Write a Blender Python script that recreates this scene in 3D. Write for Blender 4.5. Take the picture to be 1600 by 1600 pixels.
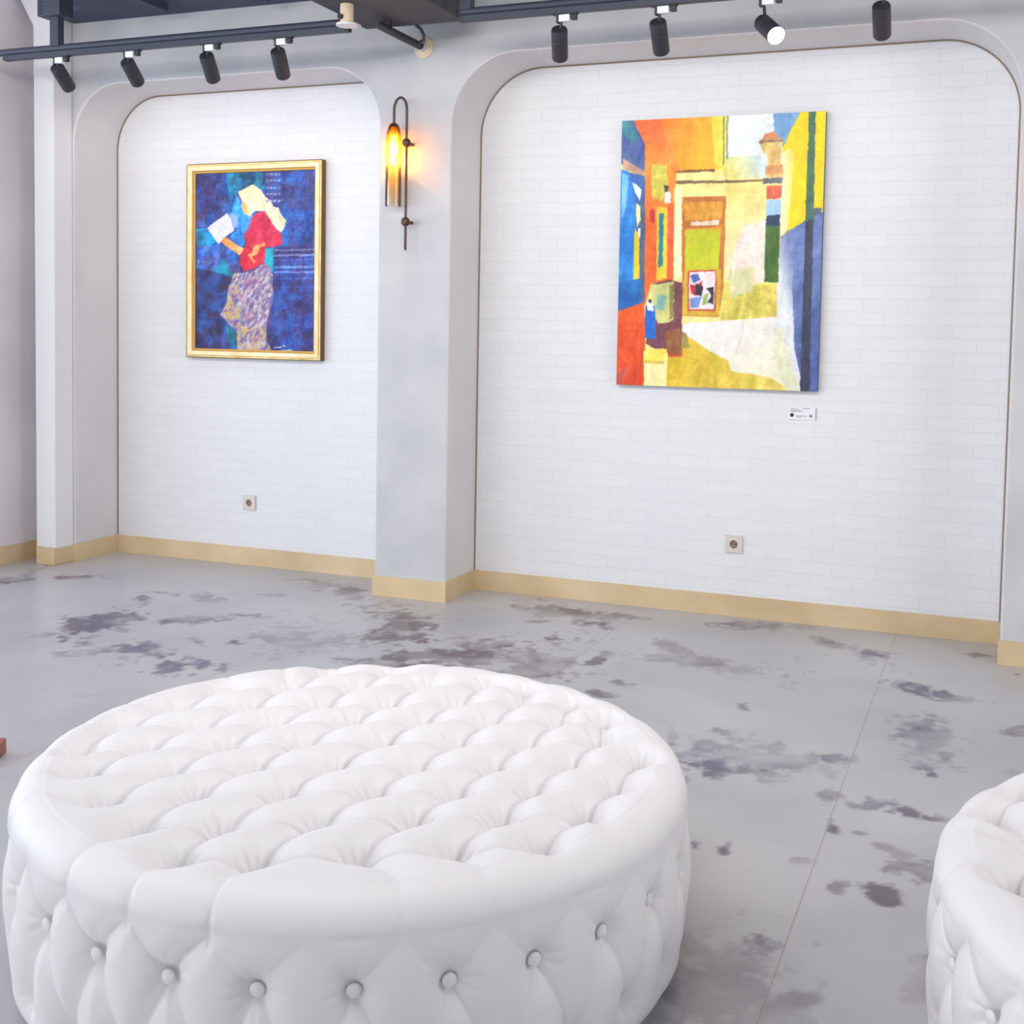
import bpy, bmesh, math, random
import numpy as np
from mathutils import Vector, Matrix
from mathutils.geometry import tessellate_polygon
for _o in list(bpy.data.objects): bpy.data.objects.remove(_o)
SC = bpy.context.scene
COL = SC.collection
PI = math.pi

# ------------------------------------------------------------------ camera
cd = bpy.data.cameras.new('camera'); cam = bpy.data.objects.new('camera', cd); COL.objects.link(cam)
yaw, pitch, roll = 0.3768, 0.0556, 0.0182
fwd = Vector((-math.sin(yaw)*math.cos(pitch), math.cos(yaw)*math.cos(pitch), -math.sin(pitch)))
rt = Vector((math.cos(yaw), math.sin(yaw), 0)); up = rt.cross(fwd)
r2 = rt*math.cos(roll)+up*math.sin(roll); u2 = up*math.cos(roll)-rt*math.sin(roll)
m = Matrix((r2, u2, -fwd)).transposed().to_4x4(); m.translation = Vector((0, 0, 1.4))
cam.matrix_world = m
cd.sensor_width = 36; cd.lens = 1870.58/1600*36
cd.shift_x = (800-821.42)/1600; cd.shift_y = (619.38-800)/1600
cd.clip_start = 0.05; cd.clip_end = 100
SC.camera = cam

# ------------------------------------------------------------------ world, lights, exposure
w = bpy.data.worlds.new('world'); SC.world = w; w.use_nodes = True
bg = w.node_tree.nodes['Background']
bg.inputs[0].default_value = (0.97, 0.97, 1.0, 1); bg.inputs[1].default_value = 1.55
def area(name, loc, target, sx, sy, power, col):
    l = bpy.data.lights.new(name, 'AREA'); l.shape = 'RECTANGLE'; l.size = sx; l.size_y = sy
    l.energy = power; l.color = col
    o = bpy.data.objects.new(name, l); COL.objects.link(o); o.location = loc
    d = Vector(target)-Vector(loc); o.rotation_euler = d.to_track_quat('-Z', 'Y').to_euler()
    return o
area('daylight_window', (-7.2, -2.6, 1.7), (-2.4, 4.6, 1.1), 3.2, 2.6, 66, (0.95, 0.98, 1.0))
area('daylight_side', (-7.8, 2.2, 1.6), (-1.5, 2.8, 0.4), 2.6, 2.4, 84, (0.48, 0.70, 1.0))
area('ceiling_light', (-1.7, 1.7, 3.0), (-1.7, 1.7, 0), 3.0, 2.4, 60, (1.0, 0.98, 0.95))
area('fill_light_right', (2.9, 3.3, 2.6), (-4.2, 4.5, 1.3), 1.8, 2.0, 80, (1.0, 0.97, 0.94))  # added fill, no real fixture: lifts right-facing reveals and the left wall
area('fill_light_wall', (-2.4, 2.0, 2.95), (-2.4, 5.48, 2.65), 4.2, .4, 80, (1.0, 0.97, 0.94))  # added wash strip, no real fixture: brightens the upper wall
SC.view_settings.view_transform = 'Standard'; SC.view_settings.look = 'None'
SC.view_settings.gamma = 1; SC.view_settings.use_curve_mapping = False
SC.view_settings.exposure = 0.08
SPOT_W = 6

# ------------------------------------------------------------------ helpers
def lin(c):
    return tuple((v/255/12.92 if v/255 <= .04045 else ((v/255+.055)/1.055)**2.4) for v in c)
def mat(name, col, rough=.6, metal=0, spec=.5):
    mt = bpy.data.materials.new(name); mt.use_nodes = True
    b = mt.node_tree.nodes['Principled BSDF']
    b.inputs['Base Color'].default_value = (*col, 1); b.inputs['Roughness'].default_value = rough
    b.inputs['Metallic'].default_value = metal; b.inputs['Specular IOR Level'].default_value = spec
    return mt
def nt(mt): return mt.node_tree.nodes, mt.node_tree.links, mt.node_tree.nodes['Principled BSDF']
def mottle(mt, c1, c2, scale=3, detail=6, bump=0, bscale=40):
    """two-colour procedural variation with optional fine relief"""
    n, l, b = nt(mt)
    tc = n.new('ShaderNodeTexCoord'); no = n.new('ShaderNodeTexNoise')
    no.inputs['Scale'].default_value = scale; no.inputs['Detail'].default_value = detail
    l.new(tc.outputs['Object'], no.inputs['Vector'])
    r = n.new('ShaderNodeValToRGB'); r.color_ramp.elements[0].position = .32; r.color_ramp.elements[1].position = .68
    r.color_ramp.elements[0].color = (*c1, 1); r.color_ramp.elements[1].color = (*c2, 1)
    l.new(no.outputs['Fac'], r.inputs[0]); l.new(r.outputs[0], b.inputs['Base Color'])
    if bump:
        n2 = n.new('ShaderNodeTexNoise'); n2.inputs['Scale'].default_value = bscale; n2.inputs['Detail'].default_value = 4
        l.new(tc.outputs['Object'], n2.inputs['Vector'])
        bp = n.new('ShaderNodeBump'); bp.inputs['Strength'].default_value = bump; bp.inputs['Distance'].default_value = .004
        l.new(n2.outputs['Fac'], bp.inputs['Height']); l.new(bp.outputs[0], b.inputs['Normal'])
    return mt
def emis(name, col, s):
    mt = bpy.data.materials.new(name); mt.use_nodes = True
    b = mt.node_tree.nodes['Principled BSDF']
    b.inputs['Base Color'].default_value = (*col, 1)
    b.inputs['Emission Color'].default_value = (*col, 1); b.inputs['Emission Strength'].default_value = s
    return mt
class MB:
    def __init__(s): s.v = []; s.f = []
    def add(s, vs, fs):
        o = len(s.v); s.v += [tuple(p) for p in vs]; s.f += [tuple(i+o for i in f) for f in fs]; return s
    def box(s, x0, x1, y0, y1, z0, z1):
        return s.add([(x0,y0,z0),(x1,y0,z0),(x1,y1,z0),(x0,y1,z0),(x0,y0,z1),(x1,y0,z1),(x1,y1,z1),(x0,y1,z1)],
                     [(0,3,2,1),(4,5,6,7),(0,1,5,4),(1,2,6,5),(2,3,7,6),(3,0,4,7)])
    def lathe(s, prof, n=32, M=None, cap=True):
        """prof: (radius, height) pairs about local Z"""
        vs = []; fs = []
        for r, z in prof:
            for i in range(n):
                a = 2*PI*i/n; p = Vector((r*math.cos(a), r*math.sin(a), z))
                vs.append(M @ p if M else p)
        k = len(prof)
        for j in range(k-1):
            for i in range(n):
                i2 = (i+1) % n
                fs.append((j*n+i, j*n+i2, (j+1)*n+i2, (j+1)*n+i))
        if cap:
            fs.append(tuple(range(n-1, -1, -1))); fs.append(tuple((k-1)*n+i for i in range(n)))
        return s.add(vs, fs)
    def tube(s, pts, r, n=14):
        pts = [Vector(p) for p in pts]; vs = []; fs = []
        ref = None
        for i, p in enumerate(pts):
            d = (pts[min(i+1, len(pts)-1)]-pts[max(i-1, 0)]).normalized()
            if ref is None:
                ref = d.orthogonal().normalized()
            ref = (ref-d*ref.dot(d)).normalized(); b = d.cross(ref)
            for k in range(n):
                a = 2*PI*k/n; vs.append(p+(ref*math.cos(a)+b*math.sin(a))*r)
        for j in range(len(pts)-1):
            for k in range(n):
                k2 = (k+1) % n; fs.append((j*n+k, j*n+k2, (j+1)*n+k2, (j+1)*n+k))
        fs.append(tuple(range(n-1, -1, -1))); fs.append(tuple((len(pts)-1)*n+k for k in range(n)))
        return s.add(vs, fs)
    def prism_xz(s, poly, y0, y1):
        n = len(poly)
        vs = [(x, y0, z) for x, z in poly]+[(x, y1, z) for x, z in poly]
        fs = [tuple(range(n)), tuple(range(2*n-1, n-1, -1))]
        for i in range(n):
            j = (i+1) % n; fs.append((i, i+n, j+n, j))
        return s.add(vs, fs)
    def build(s, name, mt, parent=None, smooth=False, bevel=0, loc=(0,0,0)):
        me = bpy.data.meshes.new(name); me.from_pydata(s.v, [], s.f); me.update()
        if not smooth or True:
            bm = bmesh.new(); bm.from_mesh(me); bmesh.ops.recalc_face_normals(bm, faces=bm.faces); bm.to_mesh(me); bm.free()
        return link(name, me, mt, parent, smooth, bevel, loc)
def link(name, me, mt, parent=None, smooth=False, bevel=0, loc=(0,0,0)):
    o = bpy.data.objects.new(name, me); COL.objects.link(o); me.materials.append(mt)
    o.location = loc
    if parent: o.parent = parent
    if smooth:
        me.polygons.foreach_set('use_smooth', [True]*len(me.polygons))
        me.set_sharp_from_angle(angle=math.radians(38))
    if bevel:
        b = o.modifiers.new('bevel', 'BEVEL'); b.width = bevel; b.segments = 3; b.limit_method = 'ANGLE'
    return o
def thing(name, label, cat, loc=(0,0,0), group=None, rotz=0):
    o = bpy.data.objects.new(name, None); COL.objects.link(o); o.location = loc; o.rotation_euler = (0,0,rotz)
    o.empty_display_size = .1
    return tag(o, label, cat, group)
def tag(o, label, cat, group=None):
    o['label'] = label; o['category'] = cat
    if group: o['group'] = group
    return o
def struct(o): o['kind'] = 'structure'; return o
def grid_mesh(name, P, nu, nv, mt, parent=None, smooth=True, wrap_u=False):
    """P: (nv*nu,3) array, rows of nu"""
    idx = np.arange(nu*nv).reshape(nv, nu)
    if wrap_u: a = idx[:-1]; b = np.roll(idx, -1, 1)[:-1]; c = np.roll(idx, -1, 1)[1:]; d = idx[1:]
    else: a = idx[:-1,:-1]; b = idx[:-1,1:]; c = idx[1:,1:]; d = idx[1:,:-1]
    q = np.stack([a, b, c, d], -1).reshape(-1, 4)
    me = bpy.data.meshes.new(name)
    me.vertices.add(len(P)); me.vertices.foreach_set('co', P.astype(np.float32).ravel())
    me.loops.add(q.size); me.loops.foreach_set('vertex_index', q.astype(np.int32).ravel())
    me.polygons.add(len(q)); me.polygons.foreach_set('loop_start', (np.arange(len(q))*4).astype(np.int32))
    me.polygons.foreach_set('use_smooth', np.full(len(q), smooth))
    me.update(); me.validate()
    o = bpy.data.objects.new(name, me); COL.objects.link(o); me.materials.append(mt)
    if parent: o.parent = parent
    return o
_rng = np.random.RandomState(5)
def vnoise(x, y, seed=0):
    L = np.random.RandomState(seed).rand(256, 256)
    xi = np.floor(x).astype(int); yi = np.floor(y).astype(int); fx = x-xi; fy = y-yi
    fx = fx*fx*(3-2*fx); fy = fy*fy*(3-2*fy)
    g = lambda i, j: L[i % 256, j % 256]
    return (g(xi,yi)*(1-fx)+g(xi+1,yi)*fx)*(1-fy)+(g(xi,yi+1)*(1-fx)+g(xi+1,yi+1)*fx)*fy
def fbm(x, y, seed=0, oct=5):
    s = 0; a = .5; t = 0
    for k in range(oct):
        s = s+a*vnoise(x*2**k+17*k, y*2**k+31*k, seed+k); t += a; a *= .55
    return s/t
def sstep(a, b, x):
    t = np.clip((x-a)/(b-a), 0, 1); return t*t*(3-2*t)

# ------------------------------------------------------------------ materials
M = {}
M['plaster'] = mottle(mat('plaster', (.6,.6,.6), .75), lin((188,189,192)), lin((206,205,207)), 2.2, 7, .12, 30)
M['white_paint'] = mat('white_paint', lin((233,233,235)), .6)
M['ceiling_dark'] = mottle(mat('ceiling_dark', (.1,.1,.1), .8), lin((66,74,96)), lin((78,84,104)), 3)
M['ceiling_white'] = mat('ceiling_white', lin((210,206,210)), .8)
M['base'] = mottle(mat('baseboard', (.5,.4,.3), .45), lin((204,179,138)), lin((221,198,160)), 4)
M['gap'] = mat('shadow_gap_brown', lin((142,124,104)), .6)
M['black'] = mat('black_metal', lin((52,52,60)), .5, 0, .4)
M['track'] = mat('track_metal', lin((62,66,80)), .5, 0, .4)
M['duct'] = mottle(mat('duct_paint', (.1,.1,.1), .7), lin((66,66,72)), lin((76,76,82)), 5)
M['grey_white'] = mat('adapter_white', lin((235,235,240)), .5)
M['beige'] = mat('beige_fitting', lin((226,206,176)), .6)
M['bronze'] = mat('bronze', lin((88,62,52)), .4, .5)
M['ivory'] = mat('ivory_plastic', lin((214,206,196)), .4)
M['ivory_dark'] = mat('socket_well', lin((150,120,100)), .5)
M['dark'] = mat('dark_hole', lin((40,28,24)), .6)
M['wood'] = mottle(mat('reddish_wood', (.3,.1,.1), .5), lin((150,88,78)), lin((172,104,92)), 9)
# brick: painted white, shallow joints
mb = mat('white_brick', lin((240,240,242)), .55); M['brick'] = mb
n, l, b = nt(mb)
tc = n.new('ShaderNodeTexCoord'); mp = n.new('ShaderNodeMapping'); mp.inputs['Rotation'].default_value = (-PI/2, 0, 0)
br = n.new('ShaderNodeTexBrick'); br.inputs['Scale'].default_value = 1
for k, v in (('Brick Width', .205), ('Row Height', .0605), ('Mortar Size', .0028), ('Mortar Smooth', .6), ('Bias', 0)): br.inputs[k].default_value = v
br.inputs['Color1'].default_value = (*lin((229,229,231)),1); br.inputs['Color2'].default_value = (*lin((226,226,228)),1)
br.inputs['Mortar'].default_value = (*lin((221,220,223)),1)
nz = n.new('ShaderNodeTexNoise'); nz.inputs['Scale'].default_value = 9; nz.inputs['Detail'].default_value = 3
ad = n.new('ShaderNodeMixRGB'); ad.blend_type = 'LINEAR_LIGHT'; ad.inputs[0].default_value = .012
l.new(tc.outputs['Object'], nz.inputs['Vector']); l.new(tc.outputs['Object'], mp.inputs[0]); l.new(mp.outputs[0], ad.inputs[1]); l.new(nz.outputs['Color'], ad.inputs[2])
l.new(ad.outputs[0], br.inputs['Vector']); l.new(br.outputs['Color'], b.inputs['Base Color'])
nb = n.new('ShaderNodeTexNoise'); nb.inputs['Scale'].default_value = 55; nb.inputs['Detail'].default_value = 5
l.new(tc.outputs['Object'], nb.inputs['Vector'])
mx = n.new('ShaderNodeMath'); mx.operation = 'MULTIPLY_ADD'; mx.inputs[1].default_value = -1.0
m2 = n.new('ShaderNodeMath'); m2.operation = 'MULTIPLY'; m2.inputs[1].default_value = .5
l.new(nb.outputs['Fac'], m2.inputs[0]); l.new(br.outputs['Fac'], mx.inputs[0]); l.new(m2.outputs[0], mx.inputs[2])
bp = n.new('ShaderNodeBump'); bp.inputs['Strength'].default_value = .22; bp.inputs['Distance'].default_value = .003
l.new(mx.outputs[0], bp.inputs['Height']); l.new(bp.outputs[0], b.inputs['Normal'])

# ------------------------------------------------------------------ structure
D = 5.4832; B = D+.366; ZB = .1046
LX = -5.28; RX = 3.2; ZC = 3.7
N1 = (-4.986, -3.002, 2.742, .315)       # niche: left, right, top, corner radius
N2 = (-2.5964, 0.0446, 2.757, .345)
def opening(nc, off=0, k=18):
    x0, x1, zt, r = nc; x0 -= off; x1 += off; zt += off; r += off
    pts = [(x0, 0.0)]
    pts += [(x0+r-r*math.cos(a), zt-r+r*math.sin(a)) for a in [PI/2*i/k for i in range(k+1)]]
    pts += [(x1-r+r*math.sin(a), zt-r+r*math.cos(a)) for a in [PI/2*i/k for i in range(k+1)]]
    pts += [(x1, 0.0)]
    return pts
CH = .007
wb = MB()
outline = [(LX-.2, 0.0)]+opening(N1, CH)+opening(N2, CH)+[(RX+.2, 0.0), (RX+.2, ZC), (LX-.2, ZC)]
tri = tessellate_polygon([[Vector((x, z, 0)) for x, z in outline]])
wb.add([(x, D, z) for x, z in outline], tri)
for nc in (N1, N2):
    a = opening(nc, CH); c = opening(nc, 0); k = len(a)
    vs = [(x, D, z) for x, z in a]+[(x, D+CH, z) for x, z in c]+[(x, B, z) for x, z in c]
    fs = []
    for i in range(k-1):
        fs.append((i, i+1, k+i+1, k+i)); fs.append((k+i, k+i+1, 2*k+i+1, 2*k+i))
    wb.add(vs, fs)
wb.add([(LX-.2, B+.12, 0), (RX+.2, B+.12, 0), (RX+.2, B+.12, ZC), (LX-.2, B+.12, ZC)], [(0,1,2,3)])
M['plaster_bounce_lit'] = mottle(mat('plaster_bounce_lit', (.6,.6,.6), .7), lin((212,210,212)), lin((222,219,220)), 2.2, 6)  # same plaster lightened for reveals and soffits, bounce light put into the colour
wo = struct(wb.build('wall_back', M['plaster'], smooth=True))
wo.data.materials.append(M['plaster_bounce_lit'])
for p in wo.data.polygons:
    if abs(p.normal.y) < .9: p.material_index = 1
for i, nc in enumerate((N1, N2)):
    x0, x1, zt, r = nc
    struct(MB().box(x0-.08, x1+.08, B, B+.06, 0, zt+.08).build('wall_niche_left' if i == 0 else 'wall_niche_right', M['brick']))
    # thin brown strip painting in the shadow line where brick meets plaster
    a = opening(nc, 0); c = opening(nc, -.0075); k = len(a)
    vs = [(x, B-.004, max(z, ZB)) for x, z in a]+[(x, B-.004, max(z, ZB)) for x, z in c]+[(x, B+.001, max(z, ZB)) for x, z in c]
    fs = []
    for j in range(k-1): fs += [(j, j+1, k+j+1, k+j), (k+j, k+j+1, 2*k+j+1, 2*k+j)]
    struct(MB().add(vs, fs).build('shadow_line_%d' % (i+1), M['gap']))
# skirting following the wall outline
bb = MB(); T = .009
segs = [(LX+.01, N1[0]+T, D-T, D), (N1[1]-T, N2[0]+T, D-T, D), (N2[1]-T, RX, D-T, D)]
for x0, x1, y0, y1 in segs: bb.box(x0, x1, y0, y1, 0, ZB)
for nc in (N1, N2):
    bb.box(nc[0], nc[0]+T, D, B-T, 0, ZB); bb.box(nc[1]-T, nc[1], D, B-T, 0, ZB); bb.box(nc[0], nc[1], B-T, B-.0005, 0, ZB)
struct(bb.build('baseboard_back', M['base']))
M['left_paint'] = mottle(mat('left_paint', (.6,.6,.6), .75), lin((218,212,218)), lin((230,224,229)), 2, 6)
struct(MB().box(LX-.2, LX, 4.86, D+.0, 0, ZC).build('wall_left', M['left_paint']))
struct(MB().box(LX, LX+T, 4.86, D-.001, 0, ZB).build('baseboard_left', M['base']))
cl = MB().prism_xz([(-5.132,ZB-.01),(-4.993,ZB-.01),(-4.993,ZC),(-5.275,ZC),(-5.275,3.28),(-5.14,3.06)], 5.335, D)
struct(cl.build('wall_corner', M['white_paint'], bevel=.008))
struct(MB().box(-5.128,-4.997,5.33,D,0,ZB).build('baseboard_corner', M['base'], bevel=.004))
ce = MB().box(-4.69, RX+.2, -4.2, 5.25, 3.095, 3.3); ce.box(-4.975, RX+.2, 5.25, D, 3.095, 3.3)
for x in (-4.25, -3.62): ce.box(x, x+.07, -4.2, 5.3, 3.055, 3.1)
struct(ce.build('ceiling', M['ceiling_dark']))
struct(MB().box(-9, -4.6, -4.2, D+.2, ZC, ZC+.1).build('ceiling_upper', M['ceiling_white']))
struct(MB().box(RX, RX+.2, -4.2, D, 0, ZC).build('wall_right', M['plaster']))
STAINS = [
(-3.857, 4.377, 0.064, 0.161, 0.112, -0.118, 0.9),
(-3.652, 4.086, 0.034, 0.017, 0.037, -0.041, 0.9),
(-3.922, 4.126, 0.035, 0.017, 0.032, -0.034, 0.6),
(-3.985, 4.855, 0.034, 0.017, 0.075, -0.091, 0.9),
(-3.927, 5.047, 0.088, 0.043, 0.038, -0.049, 0.7),
(-3.756, 5.032, 0.075, 0.037, 0.071, -0.095, 0.5),
(-3.423, 4.711, 0.163, 0.153, 0.039, -0.051, 0.75),
(-3.41, 4.064, 0.121, 0.106, 0.076, -0.087, 0.7),
(-3.112, 3.947, 0.144, 0.068, 0.088, -0.112, 1.0),
(-2.907, 4.044, 0.037, 0.018, 0.049, -0.07, 0.8),
(-3.241, 4.33, 0.081, -0.001, 0.044, -0.062, 0.9),
(-3.064, 4.379, 0.055, 0.026, 0.025, -0.035, 0.8),
(-2.892, 4.522, 0.183, 0.025, 0.115, -0.188, 0.45),
(-2.727, 4.601, 0.103, 0.049, 0.056, -0.095, 0.5),
(-2.623, 5.015, 0.228, -0.087, 0.108, -0.243, 0.7),
(-2.47, 4.914, 0.115, -0.11, 0.034, -0.112, 0.9),
(-2.556, 4.733, 0.077, 0.037, 0.038, -0.07, 0.9),
(-2.08, 4.697, 0.243, 0.204, 0.088, -0.187, 0.85),
(-2.269, 4.517, 0.121, 0.031, 0.035, -0.071, 0.8),
(-1.721, 4.522, 0.114, 0.139, 0.073, -0.167, 0.6),
(-2.501, 4.352, 0.12, 0.032, 0.028, -0.051, 0.6),
(-4.997, 5.21, -0.08, 0.215, 0.052, -0.046, 0.6),
(-4.905, 4.929, 0.038, 0.096, 0.05, -0.048, 0.7),
(-4.694, 5.128, 0.128, 0.064, 0.036, -0.038, 0.7),
(-3.396, 5.591, 0.183, 0.028, 0.058, -0.099, 0.5),
(-3.138, 5.488, 0.163, -0.096, 0.062, -0.131, 0.7),
(-3.426, 5.261, 0.065, 0.032, 0.025, -0.038, 0.6),
(-2.715, 5.698, 0.091, 0.045, 0.02, -0.042, 0.3),
(-1.969, 5.534, 0.217, -0.05, 0.036, -0.115, 0.7),
(-1.794, 5.561, 0.153, 0.037, 0.028, -0.089, 0.6),
(-1.999, 5.346, 0.044, 0.022, 0.013, -0.036, 0.6),
(-1.047, 5.695, 0.155, 0.025, 0.013, -0.076, 0.75),
(-1.268, 5.084, 0.142, -0.164, 0.01, -0.095, 0.5),
(-1.135, 4.946, 0.272, 0.016, 0.018, -0.088, 0.6),
(-1.543, 4.93, 0.03, 0.014, 0.016, -0.05, 0.6),
(-1.546, 4.762, 0.027, 0.039, 0.021, -0.054, 0.8),
(-0.66, 5.492, 0.146, -0.057, 0.007, -0.08, 0.7),
(-0.513, 5.42, 0.124, -0.064, 0.005, -0.111, 0.65),
(-0.281, 4.982, 0.098, -0.008, 0.002, -0.065, 0.8),
(-0.121, 4.909, 0.108, -0.022, -0.001, -0.062, 0.7),
(-0.183, 4.305, 0.108, -0.046, -0.006, -0.222, 0.6),
(-0.202, 4.262, 0.058, -0.007, 0.001, -0.095, 0.6),
(-0.249, 4.333, 0.05, 0.023, 0.006, -0.084, 0.6),
(-0.801, 3.759, 0.092, 0.058, 0.017, -0.073, 1.0),
(-0.704, 3.898, 0.18, 0.051, 0.025, -0.145, 0.45),
(-0.836, 4.403, 0.036, -0.032, 0.004, -0.059, 0.9),
(-0.879, 4.109, 0.035, 0.006, 0.007, -0.034, 0.6),
(-0.451, 4.02, 0.044, 0.013, 0.006, -0.05, 0.8),
(-0.433, 3.658, 0.033, 0.015, 0.008, -0.062, 0.7),
(-0.39, 3.441, 0.024, 0.01, 0.008, -0.064, 1.0),
(-0.324, 3.423, 0.038, 0.002, 0.001, -0.018, 0.7),
(-0.303, 3.652, 0.053, 0.024, 0.005, -0.05, 0.6),
(-0.203, 3.66, 0.079, -0.024, -0.001, -0.051, 0.7),
(-0.111, 3.625, 0.069, 0.014, 0.001, -0.025, 0.7),
(-0.135, 3.253, 0.068, -0.016, -0.004, -0.073, 0.75),
(-0.214, 3.345, 0.049, -0.023, -0.002, -0.021, 0.6),
(-0.214, 3.044, 0.039, -0.016, -0.004, -0.056, 0.85),
(-0.331, 3.049, 0.017, -0.021, -0.006, -0.032, 0.5),
(-0.645, 3.153, 0.026, 0.012, 0.008, -0.036, 0.9),
(-0.727, 3.152, 0.013, 0.006, 0.006, -0.024, 0.8),
(-0.446, 3.173, 0.029, 0.007, 0.002, -0.02, 0.7),
(-0.453, 2.699, 0.044, -0.01, 0.001, -0.042, 1.1),
(-0.478, 2.5, 0.14, 0.06, 0.037, -0.177, 0.38),
(-0.109, 2.689, 0.052, 0.022, 0.006, -0.099, 0.4),
(-0.362, 2.497, 0.05, 0.022, 0.012, -0.074, 0.4),
(-1.376, 4.342, 0.053, -0.006, 0.012, -0.047, 0.9),
(-1.341, 4.505, 0.049, -0.007, 0.008, -0.033, 0.8),
(-1.02, 4.029, 0.016, 0.007, 0.035, -0.131, 0.4),
(-0.156, 3.978, 0.035, 0.01, 0.001, -0.03, 0.7),
(0.107, 4.585, 0.038, 0.01, -0.001, -0.046, 0.8),
(-0.012, 5.612, 0.095, 0.023, 0.0, -0.046, 0.6),
(0.116, 5.357, 0.025, 0.012, -0.001, -0.031, 0.7),
(-0.874, 5.752, 0.084, 0.041, 0.012, -0.076, 0.3),
(0.082, 4.098, 0.038, 0.017, 0.0, -0.061, 0.3)
]
def axis(parts):
    o = [np.arange(a, b, s) for a, b, s in parts]; return np.concatenate(o+[[parts[-1][1]]])
xs = axis([(-9,-5.6,.1),(-5.6,1.0,.0095),(1.0,3.3,.1)]); ys = axis([(-4.2,1.4,.1),(1.4,5.95,.0095)])
X, Y = np.meshgrid(xs, ys); Xf = X.ravel(); Yf = Y.ravel()
Af = Xf*.93+Yf*.37; Bf = -Xf*.37+Yf*.93
n1 = fbm(Af*5, Bf*5, 3, 6); n2 = fbm(Af*14, Bf*12, 11, 5); n3 = fbm(Xf*1.6, Yf*1.2, 23, 4); n4 = fbm(Af*30, Bf*22, 41, 4); n6 = fbm(Af*7+3, Bf*9, 71, 5)
st = np.zeros(len(Xf))
for cx, cy, ax, ay, bx, by, s in STAINS:
    det = ax*by-ay*bx; dx = Xf-cx; dy = Yf-cy
    u = (dx*by-dy*bx)/det; v = (ax*dy-ay*dx)/det
    q = u*u+v*v; m_ = q < 6
    e = 1.08-.92*np.sqrt(q[m_])+1.8*(n1[m_]-.5)+1.7*(n2[m_]-.5)+1.9*(n4[m_]-.5)
    val = 1.4*s*(sstep(.1, .55, e)*(.2+1.6*np.clip(n6[m_]-.2, 0, 1))+.34*np.exp(-((e-.17)/.08)**2))
    st[m_] = np.maximum(st[m_], np.minimum(val, 1))
# faint scattered veining over the whole floor
ridge = np.abs(fbm(Xf*2.1+5, Yf*1.5, 61, 5)-.5)
st = np.maximum(st, .22*sstep(.02, 0, ridge)*sstep(.5, .62, n3)*sstep(.42, .6, n2))
m_floor = mat('floor_marble', (.6,.6,.6), .3, 0, .5); M['floor'] = m_floor
fl = grid_mesh('floor', np.stack([Xf, Yf, np.zeros(len(Xf))], 1), len(xs), len(ys), m_floor)
at = fl.data.attributes.new('stain', 'FLOAT', 'POINT'); at.data.foreach_set('value', st.astype(np.float32))
struct(fl)
n, l, b = nt(m_floor)
a1 = n.new('ShaderNodeAttribute'); a1.attribute_name = 'stain'
tc = n.new('ShaderNodeTexCoord')
nz = n.new('ShaderNodeTexNoise'); nz.inputs['Scale'].default_value = 1.3; nz.inputs['Detail'].default_value = 7
l.new(tc.outputs['Object'], nz.inputs['Vector'])
r0 = n.new('ShaderNodeValToRGB'); r0.color_ramp.elements[0].position = .35; r0.color_ramp.elements[1].position = .66
r0.color_ramp.elements[0].color = (*lin((174,174,179)),1); r0.color_ramp.elements[1].color = (*lin((192,191,193)),1)
l.new(nz.outputs['Fac'], r0.inputs[0])
n5 = n.new('ShaderNodeTexNoise'); n5.inputs['Scale'].default_value = .55; l.new(tc.outputs['Object'], n5.inputs['Vector'])
r1 = n.new('ShaderNodeValToRGB'); r1.color_ramp.elements[0].position = .42; r1.color_ramp.elements[1].position = .6
r1.color_ramp.elements[0].color = (*lin((98,94,118)),1); r1.color_ramp.elements[1].color = (*lin((106,92,98)),1)
l.new(n5.outputs['Fac'], r1.inputs[0])
mx = n.new('ShaderNodeMixRGB'); l.new(a1.outputs['Fac'], mx.inputs[0]); l.new(r0.outputs[0], mx.inputs[1]); l.new(r1.outputs[0], mx.inputs[2])
# tile joints 1.232 m apart across, 2.464 m deep
br = n.new('ShaderNodeTexBrick'); br.offset = 0.0; br.inputs['Scale'].default_value = 1
for k, v in (('Brick Width', 1.232), ('Row Height', 40.0), ('Mortar Size', .0024), ('Mortar Smooth', .2)): br.inputs[k].default_value = v
mp = n.new('ShaderNodeMapping'); mp.inputs['Location'].default_value = (.4093, -1.0, 0)
l.new(tc.outputs['Object'], mp.inputs[0]); l.new(mp.outputs[0], br.inputs['Vector'])
m3 = n.new('ShaderNodeMixRGB'); m3.inputs[2].default_value = (*lin((150,134,120)),1)
mm = n.new('ShaderNodeMath'); mm.operation = 'MULTIPLY'; mm.inputs[1].default_value = .62
l.new(br.outputs['Fac'], mm.inputs[0]); l.new(mm.outputs[0], m3.inputs[0]); l.new(mx.outputs[0], m3.inputs[1]); l.new(m3.outputs[0], b.inputs['Base Color'])

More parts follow.
